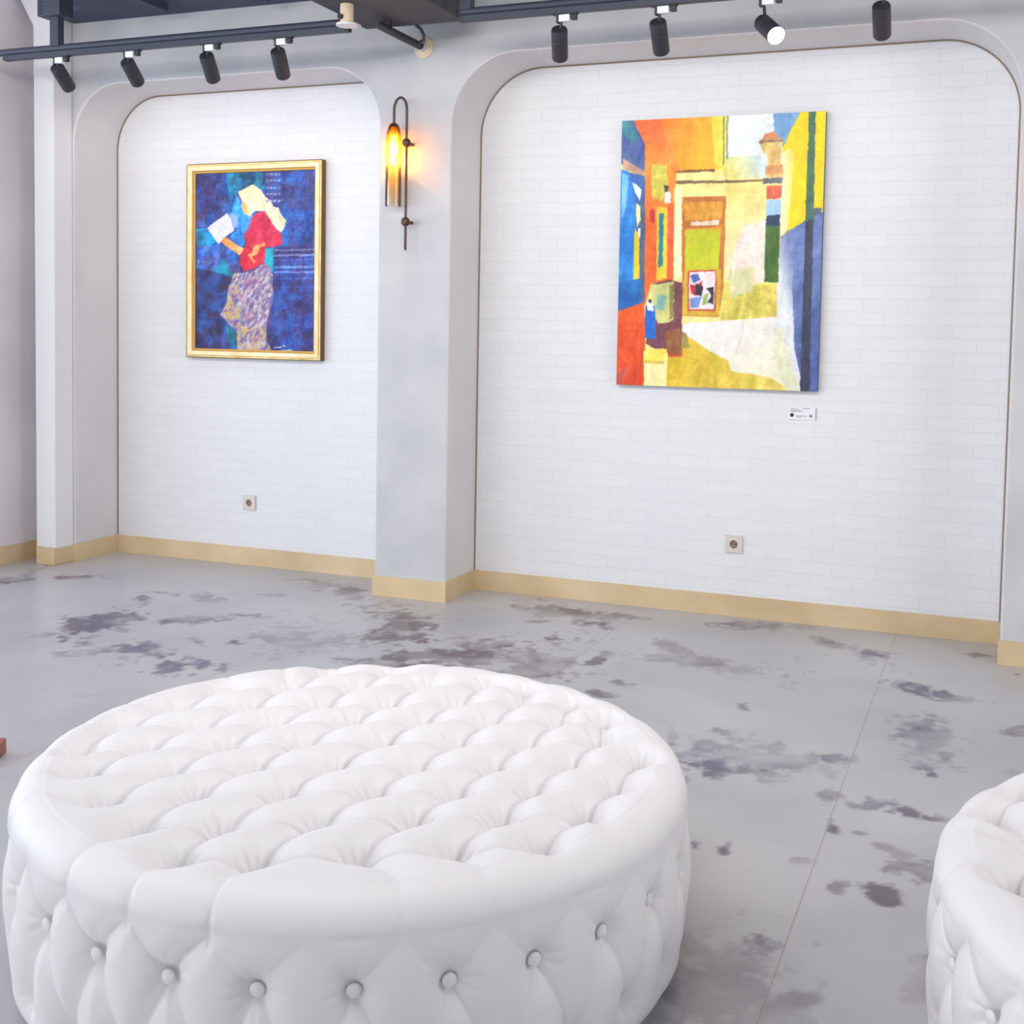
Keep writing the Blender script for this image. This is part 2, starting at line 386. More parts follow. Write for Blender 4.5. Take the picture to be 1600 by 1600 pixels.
# ------------------------------------------------------------------ tufted ottomans
m_fab = mat('white_leatherette', lin((232,230,231)), .5, 0, .35); M['fab'] = m_fab
n, l, b = nt(m_fab); b.inputs['Sheen Weight'].default_value = .15
PR, PH, RC, RB = .739, .425, .06, .07      # radius, height, top and bottom edge radius
BUT = {(-4,-4):(-0.037,-0.625),(-4,-3):(-0.188,-0.544),(-4,-2):(-0.333,-0.465),(-4,-1):(-0.479,-0.365),(-4,0):(-0.586,-0.261),(-3,-4):(0.101,-0.568),(-3,-3):(-0.043,-0.475),(-3,-2):(-0.186,-0.369),(-3,-1):(-0.319,-0.286),(-3,0):(-0.463,-0.190),(-3,1):(-0.616,-0.079),(-2,-4):(0.262,-0.478),(-2,-3):(0.116,-0.376),(-2,-2):(-0.018,-0.286),(-2,-1):(-0.164,-0.195),(-2,0):(-0.295,-0.107),(-2,1):(-0.440,-0.015),(-2,2):(-0.579,0.086),(-1,-4):(0.413,-0.387),(-1,-3):(0.282,-0.291),(-1,-2):(0.149,-0.204),(-1,-1):(-0.005,-0.112),(-1,0):(-0.144,-0.014),(-1,1):(-0.288,0.075),(-1,2):(-0.416,0.164),(-1,3):(-0.564,0.263),(0,-4):(0.558,-0.295),(0,-3):(0.441,-0.207),(0,-2):(0.305,-0.134),(0,-1):(0.164,-0.040),(0,0):(0.024,0.064),(0,1):(-0.119,0.164),(0,2):(-0.247,0.248),(0,3):(-0.418,0.353),(1,-3):(0.588,-0.114),(1,-2):(0.444,-0.040),(1,-1):(0.319,0.042),(1,0):(0.182,0.138),(1,1):(0.035,0.246),(1,2):(-0.102,0.322),(1,3):(-0.258,0.438),(1,4):(-0.393,0.525),(2,-2):(0.604,0.054),(2,-1):(0.466,0.138),(2,0):(0.332,0.214),(2,1):(0.191,0.324),(2,2):(0.055,0.427),(2,3):(-0.097,0.526),(2,4):(-0.238,0.609),(3,-1):(0.603,0.227),(3,0):(0.482,0.315),(3,1):(0.346,0.406),(3,2):(0.204,0.512),(3,3):(0.055,0.614),(4,1):(0.444,0.463),(4,2):(0.323,0.555),(4,3):(0.168,0.620)}
NS = 28; SZ = .27; SZ2 = .09
def profile():
    """(r, z, nr, nz) from centre of top down to the bottom edge"""
    out = []
    for r in np.linspace(.0, PR-RC, 260)[1:]: out.append((r, PH+.012*(1-(r/PR)**2), 0, 1))
    for a in np.linspace(0, PI/2, 30)[1:]: out.append((PR-RC+RC*math.sin(a), PH-RC+RC*math.cos(a), math.sin(a), math.cos(a)))
    for t in np.linspace(0, 1, 110)[1:]:
        z = (PH-RC)*(1-t)+RB*t; out.append((PR+.012*math.sin(PI*t), z, 1, 0))
    for a in np.linspace(0, PI/2, 18)[1:]: out.append((PR-RB+RB*math.cos(a), RB-RB*math.sin(a), math.cos(a), -math.sin(a)))
    out.append((PR-RB-.1, 0, 0, -1))
    return np.array(out)
def make_ottoman(name, label, loc, rotz):
    prof = profile(); nt_ = 1080
    th = np.linspace(0, 2*PI, nt_, endpoint=False)
    R_ = prof[:,0][:,None]; ct = np.cos(th)[None]; sn = np.sin(th)[None]
    P = np.stack([R_*ct, R_*sn, np.repeat(prof[:,1][:,None], nt_, 1)], -1).reshape(-1, 3)
    Nn = np.stack([prof[:,2][:,None]*ct, prof[:,2][:,None]*sn, np.repeat(prof[:,3][:,None], nt_, 1)], -1).reshape(-1, 3)
    disp = np.zeros(len(P))
    soft = np.zeros(len(P))
    def pleat(A, Bp, amp, mid=.4, w=.006, w2=.017, soft_w=.042, soft_amp=.4, exp=1.6, ends=(1, 1), bow=0.0):
        A = np.array(A); Bp = np.array(Bp); L = np.linalg.norm(Bp-A)
        lo = np.minimum(A, Bp)-.11; hi = np.maximum(A, Bp)+.11
        ix = np.where(((P > lo) & (P < hi)).all(1))[0]
        if len(ix) == 0: return
        v = P[ix]-A; d = (Bp-A)/L; t = np.clip(v@d/L, 0, 1)
        nn = Nn[ix]; side = np.cross(nn, d)
        off = v-np.outer(t*L, d); off = off-nn*(off*nn).sum(1)[:,None]
        dist = np.linalg.norm(off, axis=1); sg = np.sign((off*side).sum(1))
        inside = (t > 0) & (t < 1)
        sd = dist*sg-bow*4*t*(1-t)*inside
        dd = np.abs(sd); ss = np.sign(sd)
        k = np.where(t < .5, ends[0], ends[1])
        prof_t = mid+(k-mid)*np.abs(2*t-1)**exp
        prof_t = np.maximum(prof_t, 0)
        cr = np.exp(-(dd/np.where(ss > 0, w, w2)))
        disp[ix] = np.maximum(disp[ix], amp*prof_t*cr)
        soft[ix] = np.maximum(soft[ix], amp*soft_amp*prof_t*np.exp(-(dd/soft_w)**2)*2)
    zt = lambda p: (p[0], p[1], PH+.012*(1-(p[0]**2+p[1]**2)/PR**2))
    for (i, j), p in BUT.items():
        for di, dj, amp, mid in ((1,0,.031,.36), (1,1,.034,.40), (0,1,.018,-.25)):
            q = BUT.get((i+di, j+dj))
            if q: pleat(zt(p), zt(q), amp, mid, w=.003, w2=.011, soft_w=.034, soft_amp=.42, bow=.007)
    for k in range(NS):
        a = math.radians(-87+360/NS*k); h = PI/NS
        A = (PR*math.cos(a), PR*math.sin(a), SZ)
        ff = .28 if -1.4 < a < .5 else 1
        for s in (-1, 1):
            a2 = a+s*h
            pleat(A, ((PR+.006)*math.cos(a2), (PR+.006)*math.sin(a2), PH-RC*1.1), .018*ff, .5, w=.004, w2=.014, soft_w=.028, soft_amp=.25, ends=(1, .25), exp=1.2, bow=.006)
            pleat(A, (PR*math.cos(a2), PR*math.sin(a2), SZ2), .02*(.5+.5*ff), .45, w=.004, w2=.014, soft_w=.03, soft_amp=.3, bow=.006)
            a3 = a+s*h
        # over-the-rim fold towards the nearest top buttons
    outer = [p for key, p in BUT.items() if sum(((key[0]+d[0], key[1]+d[1]) in BUT) for d in ((1,0),(0,1),(1,1),(-1,0),(0,-1),(-1,-1))) < 6]
    for p in outer:
        r = math.hypot(*p); a = math.atan2(p[1], p[0])
        am = math.radians(-87+180/NS); kk = round((a-am)/(2*PI/NS)); a2 = am+kk*2*PI/NS
        E1 = ((PR-RC)*math.cos(a2), (PR-RC)*math.sin(a2), PH+.002)
        E2 = ((PR-.1*RC)*math.cos(a2), (PR-.1*RC)*math.sin(a2), PH-RC*.55)
        E3 = ((PR+.006)*math.cos(a2), (PR+.006)*math.sin(a2), PH-RC*1.4)
        pleat(zt(p), E1, .022, .4, w=.004, w2=.012, soft_w=.03, soft_amp=.35, ends=(1, .12), exp=1.2, bow=.004)
        
        lf = .35+.65*(1 if math.cos(a2-math.radians(205)) > .1 else 0)
        pleat(E1, E2, .006*lf, 1.0, w=.003, w2=.009, soft_amp=.06); pleat(E2, E3, .009*lf, 1.0, w=.003, w2=.009, soft_amp=.06)
    holes = [(np.array(zt(p)), np.array((0,0,1.)), .030, .020) for p in BUT.values()]
    for k in range(NS):
        a = math.radians(-87+360/NS*k); nr = np.array((math.cos(a), math.sin(a), 0))
        holes.append((np.array(((PR+.01)*nr[0], (PR+.01)*nr[1], SZ)), nr, .012, .015))
        a += PI/NS; nr = np.array((math.cos(a), math.sin(a), 0))
        holes.append((np.array(((PR+.004)*nr[0], (PR+.004)*nr[1], SZ2)), nr, .011, .015))
    rng = np.random.RandomState(3)
    wr = np.zeros(len(P)); hd = np.zeros(len(P))
    for c, nr, dep, rad in holes:
        ix = np.where((np.abs(P-c) < .14).all(1))[0]
        v = P[ix]-c; v = v-np.outer(v@nr, nr); d = np.linalg.norm(v, axis=1)
        ref = np.array((1,0,0)) if nr[2] > .5 else np.array((0,0,1.)); b2 = np.cross(nr, ref)
        ang = np.arctan2(v@b2, v@ref)
        x = np.maximum(d-.009, 0)
        hd[ix] += dep*(.7*np.exp(-(x/rad)**1.2)+.3*np.exp(-(x/(rad*2.2))**2))
        nf = rng.randint(9, 13); phs = rng.rand()*6.28
        wave = (.5+.5*np.cos(nf*ang+phs+.8*np.sin(2*ang+rng.rand()*6)))**2.6
        env = np.exp(-((d-.036)/.018)**2)*(.35+.65*(.5+.5*np.cos(ang-rng.rand()*6.28)))
        wr[ix] += (.009 if nr[2] > .5 else .0022)*wave*env
    total = hd+soft+.75*disp+wr
    P2 = P-Nn*total[:,None]
    # pillow swell between the buttons
    rr = np.hypot(P[:,0], P[:,1])
    P2 += Nn*(.010*np.exp(-((hd+soft)/.008)))[:,None]
    t = thing(name, label, 'ottoman', loc, 'white tufted round ottomans', rotz)
    up_ = grid_mesh('upholstery', P2, nt_, len(prof), m_fab, t, True, True)
    # centre fill
    bmh = bmesh.new(); bmh.from_mesh(up_.data); bmh.verts.ensure_lookup_table()
    bmh.faces.new([bmh.verts[i] for i in range(nt_)]).smooth = True
    bmesh.ops.recalc_face_normals(bmh, faces=bmh.faces); bmh.to_mesh(up_.data); bmh.free()
    bm_ = MB().lathe([(.0135*math.cos(a), .006*math.sin(a)) for a in np.linspace(-.3, PI/2-.05, 7)], 18)
    first = None
    for c, nr, dep, rad in holes:
        if c[2] < .2: continue
        p = c-nr*(.042 if nr[2] > .5 else .012)
        if first is None:
            first = bm_.build('button', m_fab, t, True); o = first
        else:
            o = first.copy(); COL.objects.link(o); o.parent = t
        o.location = p; o.rotation_euler = Vector(nr).to_track_quat('Z', 'Y').to_euler()
    return t
ott = make_ottoman('tufted_ottoman', 'large round white button-tufted ottoman in the middle of the marble floor', (-1.338, 2.388, 0), 0)
ot2 = ott.copy(); COL.objects.link(ot2); ot2.location = (.664, 2.46, 0); ot2.rotation_euler = (0, 0, math.radians(40))
ot2['label'] = 'white button-tufted ottoman cut off by the right edge of the frame'
for ch in list(ott.children):
    c = ch.copy(); COL.objects.link(c); c.parent = ot2

# ------------------------------------------------------------------ overhead duct, tracks
du = thing('ceiling_duct', 'wide black overhead duct running toward the wall above the pillar', 'duct', (-2.66, 5.19, 2.845))
MB().box(-.255, .25, -9, 0, 0, .25).build('duct_body', M['duct'], du, bevel=.006)
MB().box(-.262, .257, -.05, .004, -.003, .25).build('end_flange', M['duct'], du, bevel=.003)
MB().box(-.262, .257, -1.3, -1.24, -.003, .25).build('end_flange', M['duct'], du, bevel=.003)
TY = 4.95
def track(name, label, x0, x1, px0, px1, posts, bracket):
    t = thing(name, label, 'lighting track', (x0, TY, 2.77), 'black lighting tracks')
    MB().box(0, x1-x0, -.018, .018, 0, .026).build('rail', M['track'], t, bevel=.002)
    for xx in (0, x1-x0): MB().box(xx-.012, xx+.012, -.019, .019, -.001, .027).build('end_cap', M['black'], t, bevel=.003)
    MB().tube([(px0-x0, 0, .044), (px1-x0, 0, .044)], .018, 18).build('support_pipe', M['track'], t, True)
    for px in posts: MB().box(px-x0-.028, px-x0+.028, -.022, .022, .05, .325).build('hanger_post', M['track'], t, bevel=.003)
    if bracket:
        br_ = MB().box(-4.692-x0, -4.545-x0, -.05, .05, .2, .325)
        br_.build('ceiling_bracket', M['track'], t, bevel=.003)
        s_ = MB()
        for k in range(6): s_.box(-4.686-x0, -4.66-x0, -.0535, -.05, .21+.018*k, .219+.018*k)
        s_.build('bracket_slots', M['black'], t)
    return t
track('lighting_track', 'black lighting track carrying four spotlights above the left niche', -4.945, -2.885, -5.279, -2.862, (-4.609,), True)
track('lighting_track', 'black lighting track carrying four spotlights above the right niche', -2.295, 0.6, -2.30, 0.6, (-2.275, 0.3), False)
pi_ = thing('wall_pipe', 'short black pipe running from the duct to a round wall flange', 'pipe', (-2.753, D, 2.806))
MB().tube([(0, -.5, 0), (0, -.012, 0)], .019, 20).build('pipe_body', M['black'], pi_, True)
MB().lathe([(.052, 0), (.052, .008), (.036, .014), (.026, .02)], 32, Matrix.Rotation(PI/2, 4, 'X')).build('wall_flange', M['beige'], pi_, True)
MB().lathe([(.024, .012), (.024, .045)], 24, Matrix.Rotation(PI/2, 4, 'X')).build('pipe_collar', M['ceiling_white'], pi_, True)
MB().box(-.02, .02, -.4, -.38, .015, .04).build('pipe_strap', M['black'], pi_)
ca = [(-2.655,5.19,2.846),(-2.640,5.215,2.83),(-2.648,5.27,2.812),(-2.675,5.32,2.80),(-2.725,5.37,2.806)]
tag(MB().tube(ca, .008, 10).build('power_cable', M['black'], None, True), 'short black cable looping from the duct down to the pipe end', 'cable')
se = thing('pipe_hanger', 'beige cylindrical fitting hanging under the black duct', 'pipe fitting', (-2.79, 4.78, 2.75))
MB().lathe([(.03, .008), (.03, .097)], 28).build('fitting_body', M['beige'], se, True)
MB().lathe([(.048, 0), (.048, .008), (.034, .014)], 28).build('fitting_flange', M['white_paint'], se, True)
MB().lathe([(.012, 0), (.012, .012)], 16, Matrix.Translation((-.012, -.032, .035)) @ Matrix.Rotation(PI/2, 4, 'X')).build('fitting_screw', M['dark'], se, True)

# ------------------------------------------------------------------ track spotlights
m_lens_on = emis('lens_lit', (1, .98, .95), 30); m_lens = emis('lens_soft', (1, .97, .92), 8)
SP = [((-4.613,2.72),(-.15,.80,-.58),'leftmost spotlight on the left track, beside the white corner column'),
      ((-4.16,2.717),(-.20,.82,-.54),'second spotlight from the left on the left track'),
      ((-3.678,2.717),(-.23,.73,-.65),'third spotlight from the left on the left track'),
      ((-3.267,2.711),(-.24,.72,-.65),'fourth spotlight on the left track, nearest the pillar'),
      ((-1.833,2.707),(-.21,.68,-.70),'leftmost spotlight on the right track, nearest the duct'),
      ((-1.393,2.706),(-.06,.70,-.71),'second spotlight on the right track, above the alley painting'),
      ((-.955,2.668),(.52,-.65,-.55),'glowing spotlight on the right track turned to face the room'),
      ((-.487,2.698),(-.03,.80,-.60),'rightmost spotlight on the right track, right of the glowing one')]
for k, ((x, z), d, lab) in enumerate(SP):
    d = Vector(d).normalized()
    t = thing('track_spotlight', 'black cylinder '+lab, 'spotlight', (x, TY, 2.77), 'track spotlights')
    MB().box(-.03, .085, -.014, .014, -.006, .004).build('adapter_foot', M['black'], t, bevel=.002)
    MB().box(.0, .05, -.0145, .0145, -.036, -.006).build('adapter', M['grey_white'], t, bevel=.003)
    MB().box(.055, .08, -.012, .012, -.03, -.006).build('adapter_clip', M['black'], t, bevel=.004)
    MB().box(-.012, .0, -.013, .013, -.04, -.004).build('adapter_end', M['black'], t, bevel=.002)
    p0 = Vector((0, 0, z-2.77)); L = .15
    MB().tube([(.006, 0, -.03), (.008, 0, -.04), tuple(p0+d*.03+Vector((.004, 0, 0)))], .0065, 10).build('stem', M['black'], t, True)
    R_ = d.to_track_quat('Z', 'Y').to_matrix().to_4x4(); Mx = Matrix.Translation(p0) @ R_
    r = .036
    h = MB().lathe([(r-.008, 0), (r-.002, .003), (r, .009), (r, .05), (r-.0012, .0515), (r-.0012, .0535), (r, .055), (r, L-.006), (r-.003, L), (r-.006, L), (r-.008, L-.014)], 36, Mx, cap=False)
    h.lathe([(.001, 0), (r-.008, 0)], 36, Mx, cap=False)
    h.build('housing', M['black'], t, True)
    MB().lathe([(.0005, L-.0135 if k != 6 else L+.002), (r-.0085 if k != 6 else r-.001, L-.0135 if k != 6 else L-.001)], 30, Mx, cap=False).build('lens', m_lens_on if k == 6 else m_lens, t)
    lt = bpy.data.lights.new('beam', 'SPOT'); lt.energy = (SPOT_W*.55 if k < 4 else SPOT_W*.45) if k != 6 else 5; lt.spot_size = math.radians(112); lt.spot_blend = 1; lt.shadow_soft_size = .025
    lt.color = (1, .97, .93)
    lo = bpy.data.objects.new('beam', lt); COL.objects.link(lo); lo.parent = t
    lo.location = p0+d*(L+.004); lo.rotation_euler = d.to_track_quat('-Z', 'Y').to_euler()

# ------------------------------------------------------------------ wall sconces
m_glass = bpy.data.materials.new('amber_glass'); m_glass.use_nodes = True
n = m_glass.node_tree.nodes; l = m_glass.node_tree.links; n.clear()
out = n.new('ShaderNodeOutputMaterial'); tcn = n.new('ShaderNodeTexCoord'); sx = n.new('ShaderNodeSeparateXYZ')
rp = n.new('ShaderNodeValToRGB'); e = rp.color_ramp.elements
e[0].position = 0; e[0].color = (.96, .93, .88, 1); e[1].position = .95; e[1].color = (1, .62, .16, 1)
e2 = e.new(.45); e2.color = (.98, .76, .42, 1)
tr = n.new('ShaderNodeBsdfTransparent'); gl = n.new('ShaderNodeBsdfGlossy'); gl.inputs['Roughness'].default_value = .08
tl = n.new('ShaderNodeBsdfTranslucent'); m1 = n.new('ShaderNodeMixShader'); m1.inputs[0].default_value = .22
fr = n.new('ShaderNodeFresnel'); fr.inputs['IOR'].default_value = 1.5
mm = n.new('ShaderNodeMixShader')
l.new(tcn.outputs['Generated'], sx.inputs[0]); l.new(sx.outputs['Z'], rp.inputs[0]); l.new(rp.outputs[0], tr.inputs[0]); l.new(rp.outputs[0], tl.inputs[0])
l.new(tr.outputs[0], m1.inputs[1]); l.new(tl.outputs[0], m1.inputs[2])
l.new(fr.outputs[0], mm.inputs[0]); l.new(m1.outputs[0], mm.inputs[1]); l.new(gl.outputs[0], mm.inputs[2]); l.new(mm.outputs[0], out.inputs[0])
m_bulb = emis('bulb_glow', (1, .72, .28), 40)
def sconce(x, label):
    t = thing('wall_sconce', label, 'wall lamp', (x, D, 1.79), 'amber wall sconces')
    y = -.068
    arc = [(0, y, 0), (0, y, .3), (0, y, .68)]
    cx_, rr = -.036, .036
    arc += [(cx_+rr*math.cos(a), y, .70+.062*math.sin(a)) for a in np.linspace(0, PI, 24)]
    arc += [(-.072, y, .68), (-.072, y, .632)]
    MB().tube(arc, .0065, 14).build('rod', M['bronze'], t, True)
    for z in (.142, .535):
        k = MB().lathe([(.004,-.022),(.016,-.018),(.022,-.008),(.024,0),(.022,.008),(.016,.018),(.004,.022)], 26, Matrix.Translation((0, y, z)) @ Matrix.Rotation(PI/2, 4, 'X'))
        k.build('rod_knob', M['bronze'], t, True)
        MB().lathe([(.009, .0), (.009, .054)], 16, Matrix.Translation((0, -.001, z)) @ Matrix.Rotation(PI/2, 4, 'X')).build('wall_mount', M['bronze'], t, True)
    MB().lathe([(.0065,.638),(.014,.636),(.024,.626),(.028,.618)], 28, Matrix.Translation((-.072, y, 0))).build('shade_cap', M['bronze'], t, True)
    pr = [(.0405,.222),(.0405,.30),(.0405,.52),(.040,.555),(.037,.585),(.031,.607),(.026,.618)]
    pr2 = [(r_-.002, z_) for r_, z_ in reversed(pr)]
    MB().lathe(pr+pr2, 40, Matrix.Translation((-.072, y, 0)), cap=False).build('glass_shade', m_glass, t, True)
    MB().lathe([(.014,.618),(.014,.575)], 20, Matrix.Translation((-.072, y, 0))).build('bulb_socket', M['bronze'], t, True)
    MB().lathe([(.001,.478),(.012,.481),(.021,.492),(.024,.508),(.022,.525),(.015,.548),(.012,.575)], 28, Matrix.Translation((-.072, y, 0)), cap=False).build('bulb', m_bulb, t, True)
    lt = bpy.data.lights.new('glow', 'POINT'); lt.energy = 3.2; lt.color = (1, .56, .2); lt.shadow_soft_size = .012
    lo = bpy.data.objects.new('glow', lt); COL.objects.link(lo); lo.parent = t; lo.location = (-.072, y, .452)
    return t
sconce(-2.811, 'bronze sconce with amber glass tube lit on the pillar between the niches')
sconce(.44, 'bronze sconce with amber glass tube on the right-hand pillar')

# ------------------------------------------------------------------ paintings
def inpoly(px, py, poly):
    x = np.array([p[0] for p in poly], float); y = np.array([p[1] for p in poly], float)
    c = np.zeros(len(px), bool); j = len(x)-1
    for i in range(len(x)):
        cond = ((y[i] > py) != (y[j] > py)) & (px < (x[j]-x[i])*(py-y[i])/((y[j]-y[i]) or 1e-9)+x[i])
        c ^= cond; j = i
    return c
def paint(nu, nv, corners, bgc, polys, warp, seed, strokes=14):
    """corners tl,tr,br,bl of the drawing frame; returns (nv*nu,3) linear colours, row 0 at the bottom"""
    U, V = np.meshgrid(np.linspace(0, 1, nu), np.linspace(1, 0, nv))
    U = U.ravel(); V = V.ravel()
    tl_, tr_, br_, bl_ = [np.array(c, float) for c in corners]
    Pp = (tl_[None]*((1-U)*(1-V))[:,None]+tr_*(U*(1-V))[:,None]+br_*(U*V)[:,None]+bl_*((1-U)*V)[:,None])
    x = Pp[:,0]+warp*(fbm(U*26, V*34, seed, 3)-.5)*2; y = Pp[:,1]+warp*(fbm(U*26+9, V*34+3, seed+9, 3)-.5)*2
    C = np.ones((len(U), 3))*np.array(bgc, float)
    a = fbm(U*22+V*6, V*9-U*4, seed+20, 5)-.5; bb_ = fbm(U*9, V*30, seed+30, 4)-.5
    fine = fbm(U*70, V*90, seed+40, 3)-.5
    for poly, col, var, *rest in polys:
        kk = inpoly(x, y, poly)
        c = np.array(col, float)[None]*np.ones((kk.sum(), 1))
        if rest:
            c2, (gx0, gy0, gx1, gy1) = rest[0], rest[1]
            g = np.array([gx1-gx0, gy1-gy0], float); tt = np.clip(((x[kk]-gx0)*g[0]+(y[kk]-gy0)*g[1])/(g@g), 0, 1)
            c = c*(1-tt[:,None])+np.array(c2, float)*tt[:,None]
        C[kk] = c+var*(a[kk]*1.2+bb_[kk]*.55+fine[kk]*.6)[:,None]*np.array([1, .95, .85])
    return C, (U, V, x, y, a, bb_, fine)
def strokes_over(C, nu, nv, n_, ln, wd, alpha, jit, seed, vert=.5):
    """short brush dabs, each carrying on the colour under its start"""
    rg = np.random.RandomState(seed); I = C.reshape(nv, nu, 3)
    for k_ in range(n_):
        cx_, cy_ = rg.randint(0, nu), rg.randint(0, nv)
        col = I[cy_, cx_]+rg.randn()*jit+rg.randn(3)*jit*.6
        an = (PI/2 if rg.rand() < vert else 0)+rg.randn()*.35
        L_, w_ = ln*(.5+rg.rand()), wd*(.6+.8*rg.rand()); b_ = int(L_)+2
        x0_, x1_, y0_, y1_ = max(cx_-b_, 0), min(cx_+b_, nu), max(cy_-b_, 0), min(cy_+b_, nv)
        yy_, xx_ = np.mgrid[y0_:y1_, x0_:x1_]; dx_, dy_ = xx_-cx_, yy_-cy_
        p_ = dx_*math.cos(an)+dy_*math.sin(an); q_ = -dx_*math.sin(an)+dy_*math.cos(an)
        mk = np.clip(1.6-1.6*((p_/L_)**2+(q_/w_)**2), 0, 1)*alpha
        ds_ = np.abs(I[y0_:y1_, x0_:x1_]-col).sum(-1); mk = mk*(np.exp(-(ds_/110)**2)*.94+.06)
        I[y0_:y1_, x0_:x1_] = I[y0_:y1_, x0_:x1_]*(1-mk[..., None])+col*mk[..., None]
    J = I.copy(); J[1:-1, 1:-1] = .5*I[1:-1, 1:-1]+.125*(I[:-2, 1:-1]+I[2:, 1:-1]+I[1:-1, :-2]+I[1:-1, 2:])
    return J.reshape(-1, 3)
def to_lin(C):
    c = np.clip(C, 0, 255)/255
    return np.where(c <= .04045, c/12.92, ((c+.055)/1.055)**2.4)
def canvas(name, nu, nv, W_, H_, C, mt, parent, yoff, relief=None):
    U, V = np.meshgrid(np.linspace(0, 1, nu), np.linspace(0, 1, nv))
    P = np.stack([(U.ravel()-.5)*W_, np.full(nu*nv, yoff)-(0 if relief is None else relief), V.ravel()*H_], 1)
    Cf = to_lin(C).reshape(nv, nu, 3)[::-1] if False else to_lin(C).reshape(nv, nu, 3)
    o = grid_mesh(name, P, nu, nv, mt, parent)
    ca_ = o.data.color_attributes.new('pigment', 'FLOAT_COLOR', 'POINT')
    ca_.data.foreach_set('color', np.concatenate([Cf.reshape(-1, 3), np.ones((nu*nv, 1))], 1).astype(np.float32).ravel())
    return o
m_pig = mat('oil_paint', (.5,.5,.5), .45, 0, .4); n, l, b = nt(m_pig)
at_ = n.new('ShaderNodeVertexColor'); at_.layer_name = 'pigment'; l.new(at_.outputs[0], b.inputs['Base Color'])
m_gold = mottle(mat('gilt', (.6,.4,.2), .42, .15), lin((222,186,104)), lin((248,226,162)), 14, 5, .1, 60)
m_goldd = mat('gilt_edge', lin((112,78,44)), .5)
m_goldi = mat('gilt_inner', lin((206,160,70)), .45)

# woman in a red blouse, navy ground, gold frame
N_ = (44,52,132)
polys1 = [
 ([(100,100),(1000,100),(1000,1450),(100,1450)], (48,58,146), 60),
 ([(700,150),(1000,150),(1000,680),(720,680)], (46,72,158), 70),
 ([(100,100),(420,100),(400,560),(100,560)], (50,60,138), 66),
 ([(100,840),(420,880),(400,1100),(330,1420),(100,1420)], (38,44,118), 46),
 ([(690,880),(1000,880),(1000,1420),(640,1420)], (42,50,138), 56),
 ([(370,185),(640,165),(700,250),(600,300),(540,255),(440,315),(400,400),(370,300)], (18,112,158), 110),
 ([(620,160),(745,160),(745,345),(640,345)], (60,84,168), 60),
 ([(140,570),(242,562),(305,655),(200,700),(140,665)], (8,124,182), 90),
 ([(160,690),(330,672),(450,700),(460,760),(400,800),(280,860),(170,835)], (62,92,186), 110),
 ([(350,765),(410,825),(425,900),(285,862)], (0,130,166), 40),
 ([(370,790),(470,770),(460,860),(420,880)], (70,80,160), 60),
 ([(430,325),(480,400),(545,480),(520,590),(495,660),(470,705),(395,625),(440,560),(405,440)], (36,128,212), 120),
 ([(385,455),(440,462),(450,540),(412,575)], (150,148,208), 40),
 ([(235,560),(372,458),(400,500),(420,578),(350,630),(312,672)], (226,224,232), 16),
 ([(475,375),(520,372),(552,450),(525,480),(482,450),(470,410)], (240,164,92), 60, (250,214,150), (470,430,550,430)),
 ([(445,315),(545,260),(600,300),(632,345),(668,372),(690,412),(722,420),(728,452),(772,508),(765,545),(738,588),(700,560),(640,462),(600,440),(560,446),(545,462),(500,390),(470,372)], (240,230,180), 46, (232,222,192), (445,315,745,585)),
 ([(540,490),(575,455),(625,440),(665,500),(690,545),(738,598),(748,668),(690,692),(640,690),(628,800),(560,835),(492,860),(460,800),(470,740),(505,650),(490,610),(520,560)], (212,34,82), 70, (226,14,50), (600,450,520,860)),
 ([(330,655),(352,620),(392,640),(420,662),(490,702),(462,748),(375,692)], (246,196,130), 50, (232,140,60), (490,720,330,640)),
 ([(515,745),(545,730),(560,680),(632,655),(638,682),(600,690),(585,735),(545,760),(572,790),(560,806)], (244,160,86), 60),
 ([(637,700),(692,694),(690,862),(650,842),(628,810)], (0,146,166), 40),
 ([(430,868),(500,866),(560,845),(610,810),(645,800),(690,880),(688,1050),(650,1210),(650,1330),(690,1412),(455,1412),(448,1272),(385,1215),(332,1160),(372,1080),(388,960)], (150,132,164), 90),
 ([(372,1225),(448,1275),(455,1400),(385,1352)], (0,116,160), 50),
]
for yy, hgt, cc in ((706,10,(120,140,214)),(740,14,(132,150,220)),(775,8,(80,90,180)),(820,16,(110,130,210)),(856,12,(120,130,206)),(900,10,(66,84,176)),(960,8,(64,80,170))):
    polys1.append(([(696,yy),(966,yy-6),(966,yy-6+hgt),(696,yy+hgt)], cc, 60))
for yy in (190, 232, 282, 324, 372):
    for xx in range(632, 736, 26): polys1.append(([(xx,yy),(xx+20,yy-8),(xx+22,yy+6),(xx+4,yy+12)], (134,160,218), 90))
for xx, yy, ww in ((704,1376,46),(756,1364,22),(752,1396,66)): polys1.append(([(xx,yy),(xx+ww,yy-4),(xx+ww,yy+5),(xx,yy+9)], (206,206,226), 40))
C1, (U, V, x, y, a, bb_, fine) = paint(230, 324, [(150,185),(965,158),(970,1405),(160,1400)], N_, polys1, 4.5, 100)
sk = inpoly(x, y, polys1[20][0])
pz = fbm(U*44+V*30, V*46-U*22, 501, 3); pz2 = fbm(U*38, V*50, 509, 3)
dg = fbm(U*60+V*60, V*26-U*22, 521, 4)
tn = (x < 470)
C1[sk & (dg > .56)] = C1[sk & (dg > .56)]*.25+np.array((214,206,198))*.75
C1[sk & (pz2 > .6)] = C1[sk & (pz2 > .6)]*.4+np.array((172,92,140))*.6
C1[sk & (dg < .40)] = C1[sk & (dg < .40)]*.35+np.array((92,80,150))*.65
C1[sk & (pz < .44) & (tn | (y > 1240))] = np.array((198,172,112))
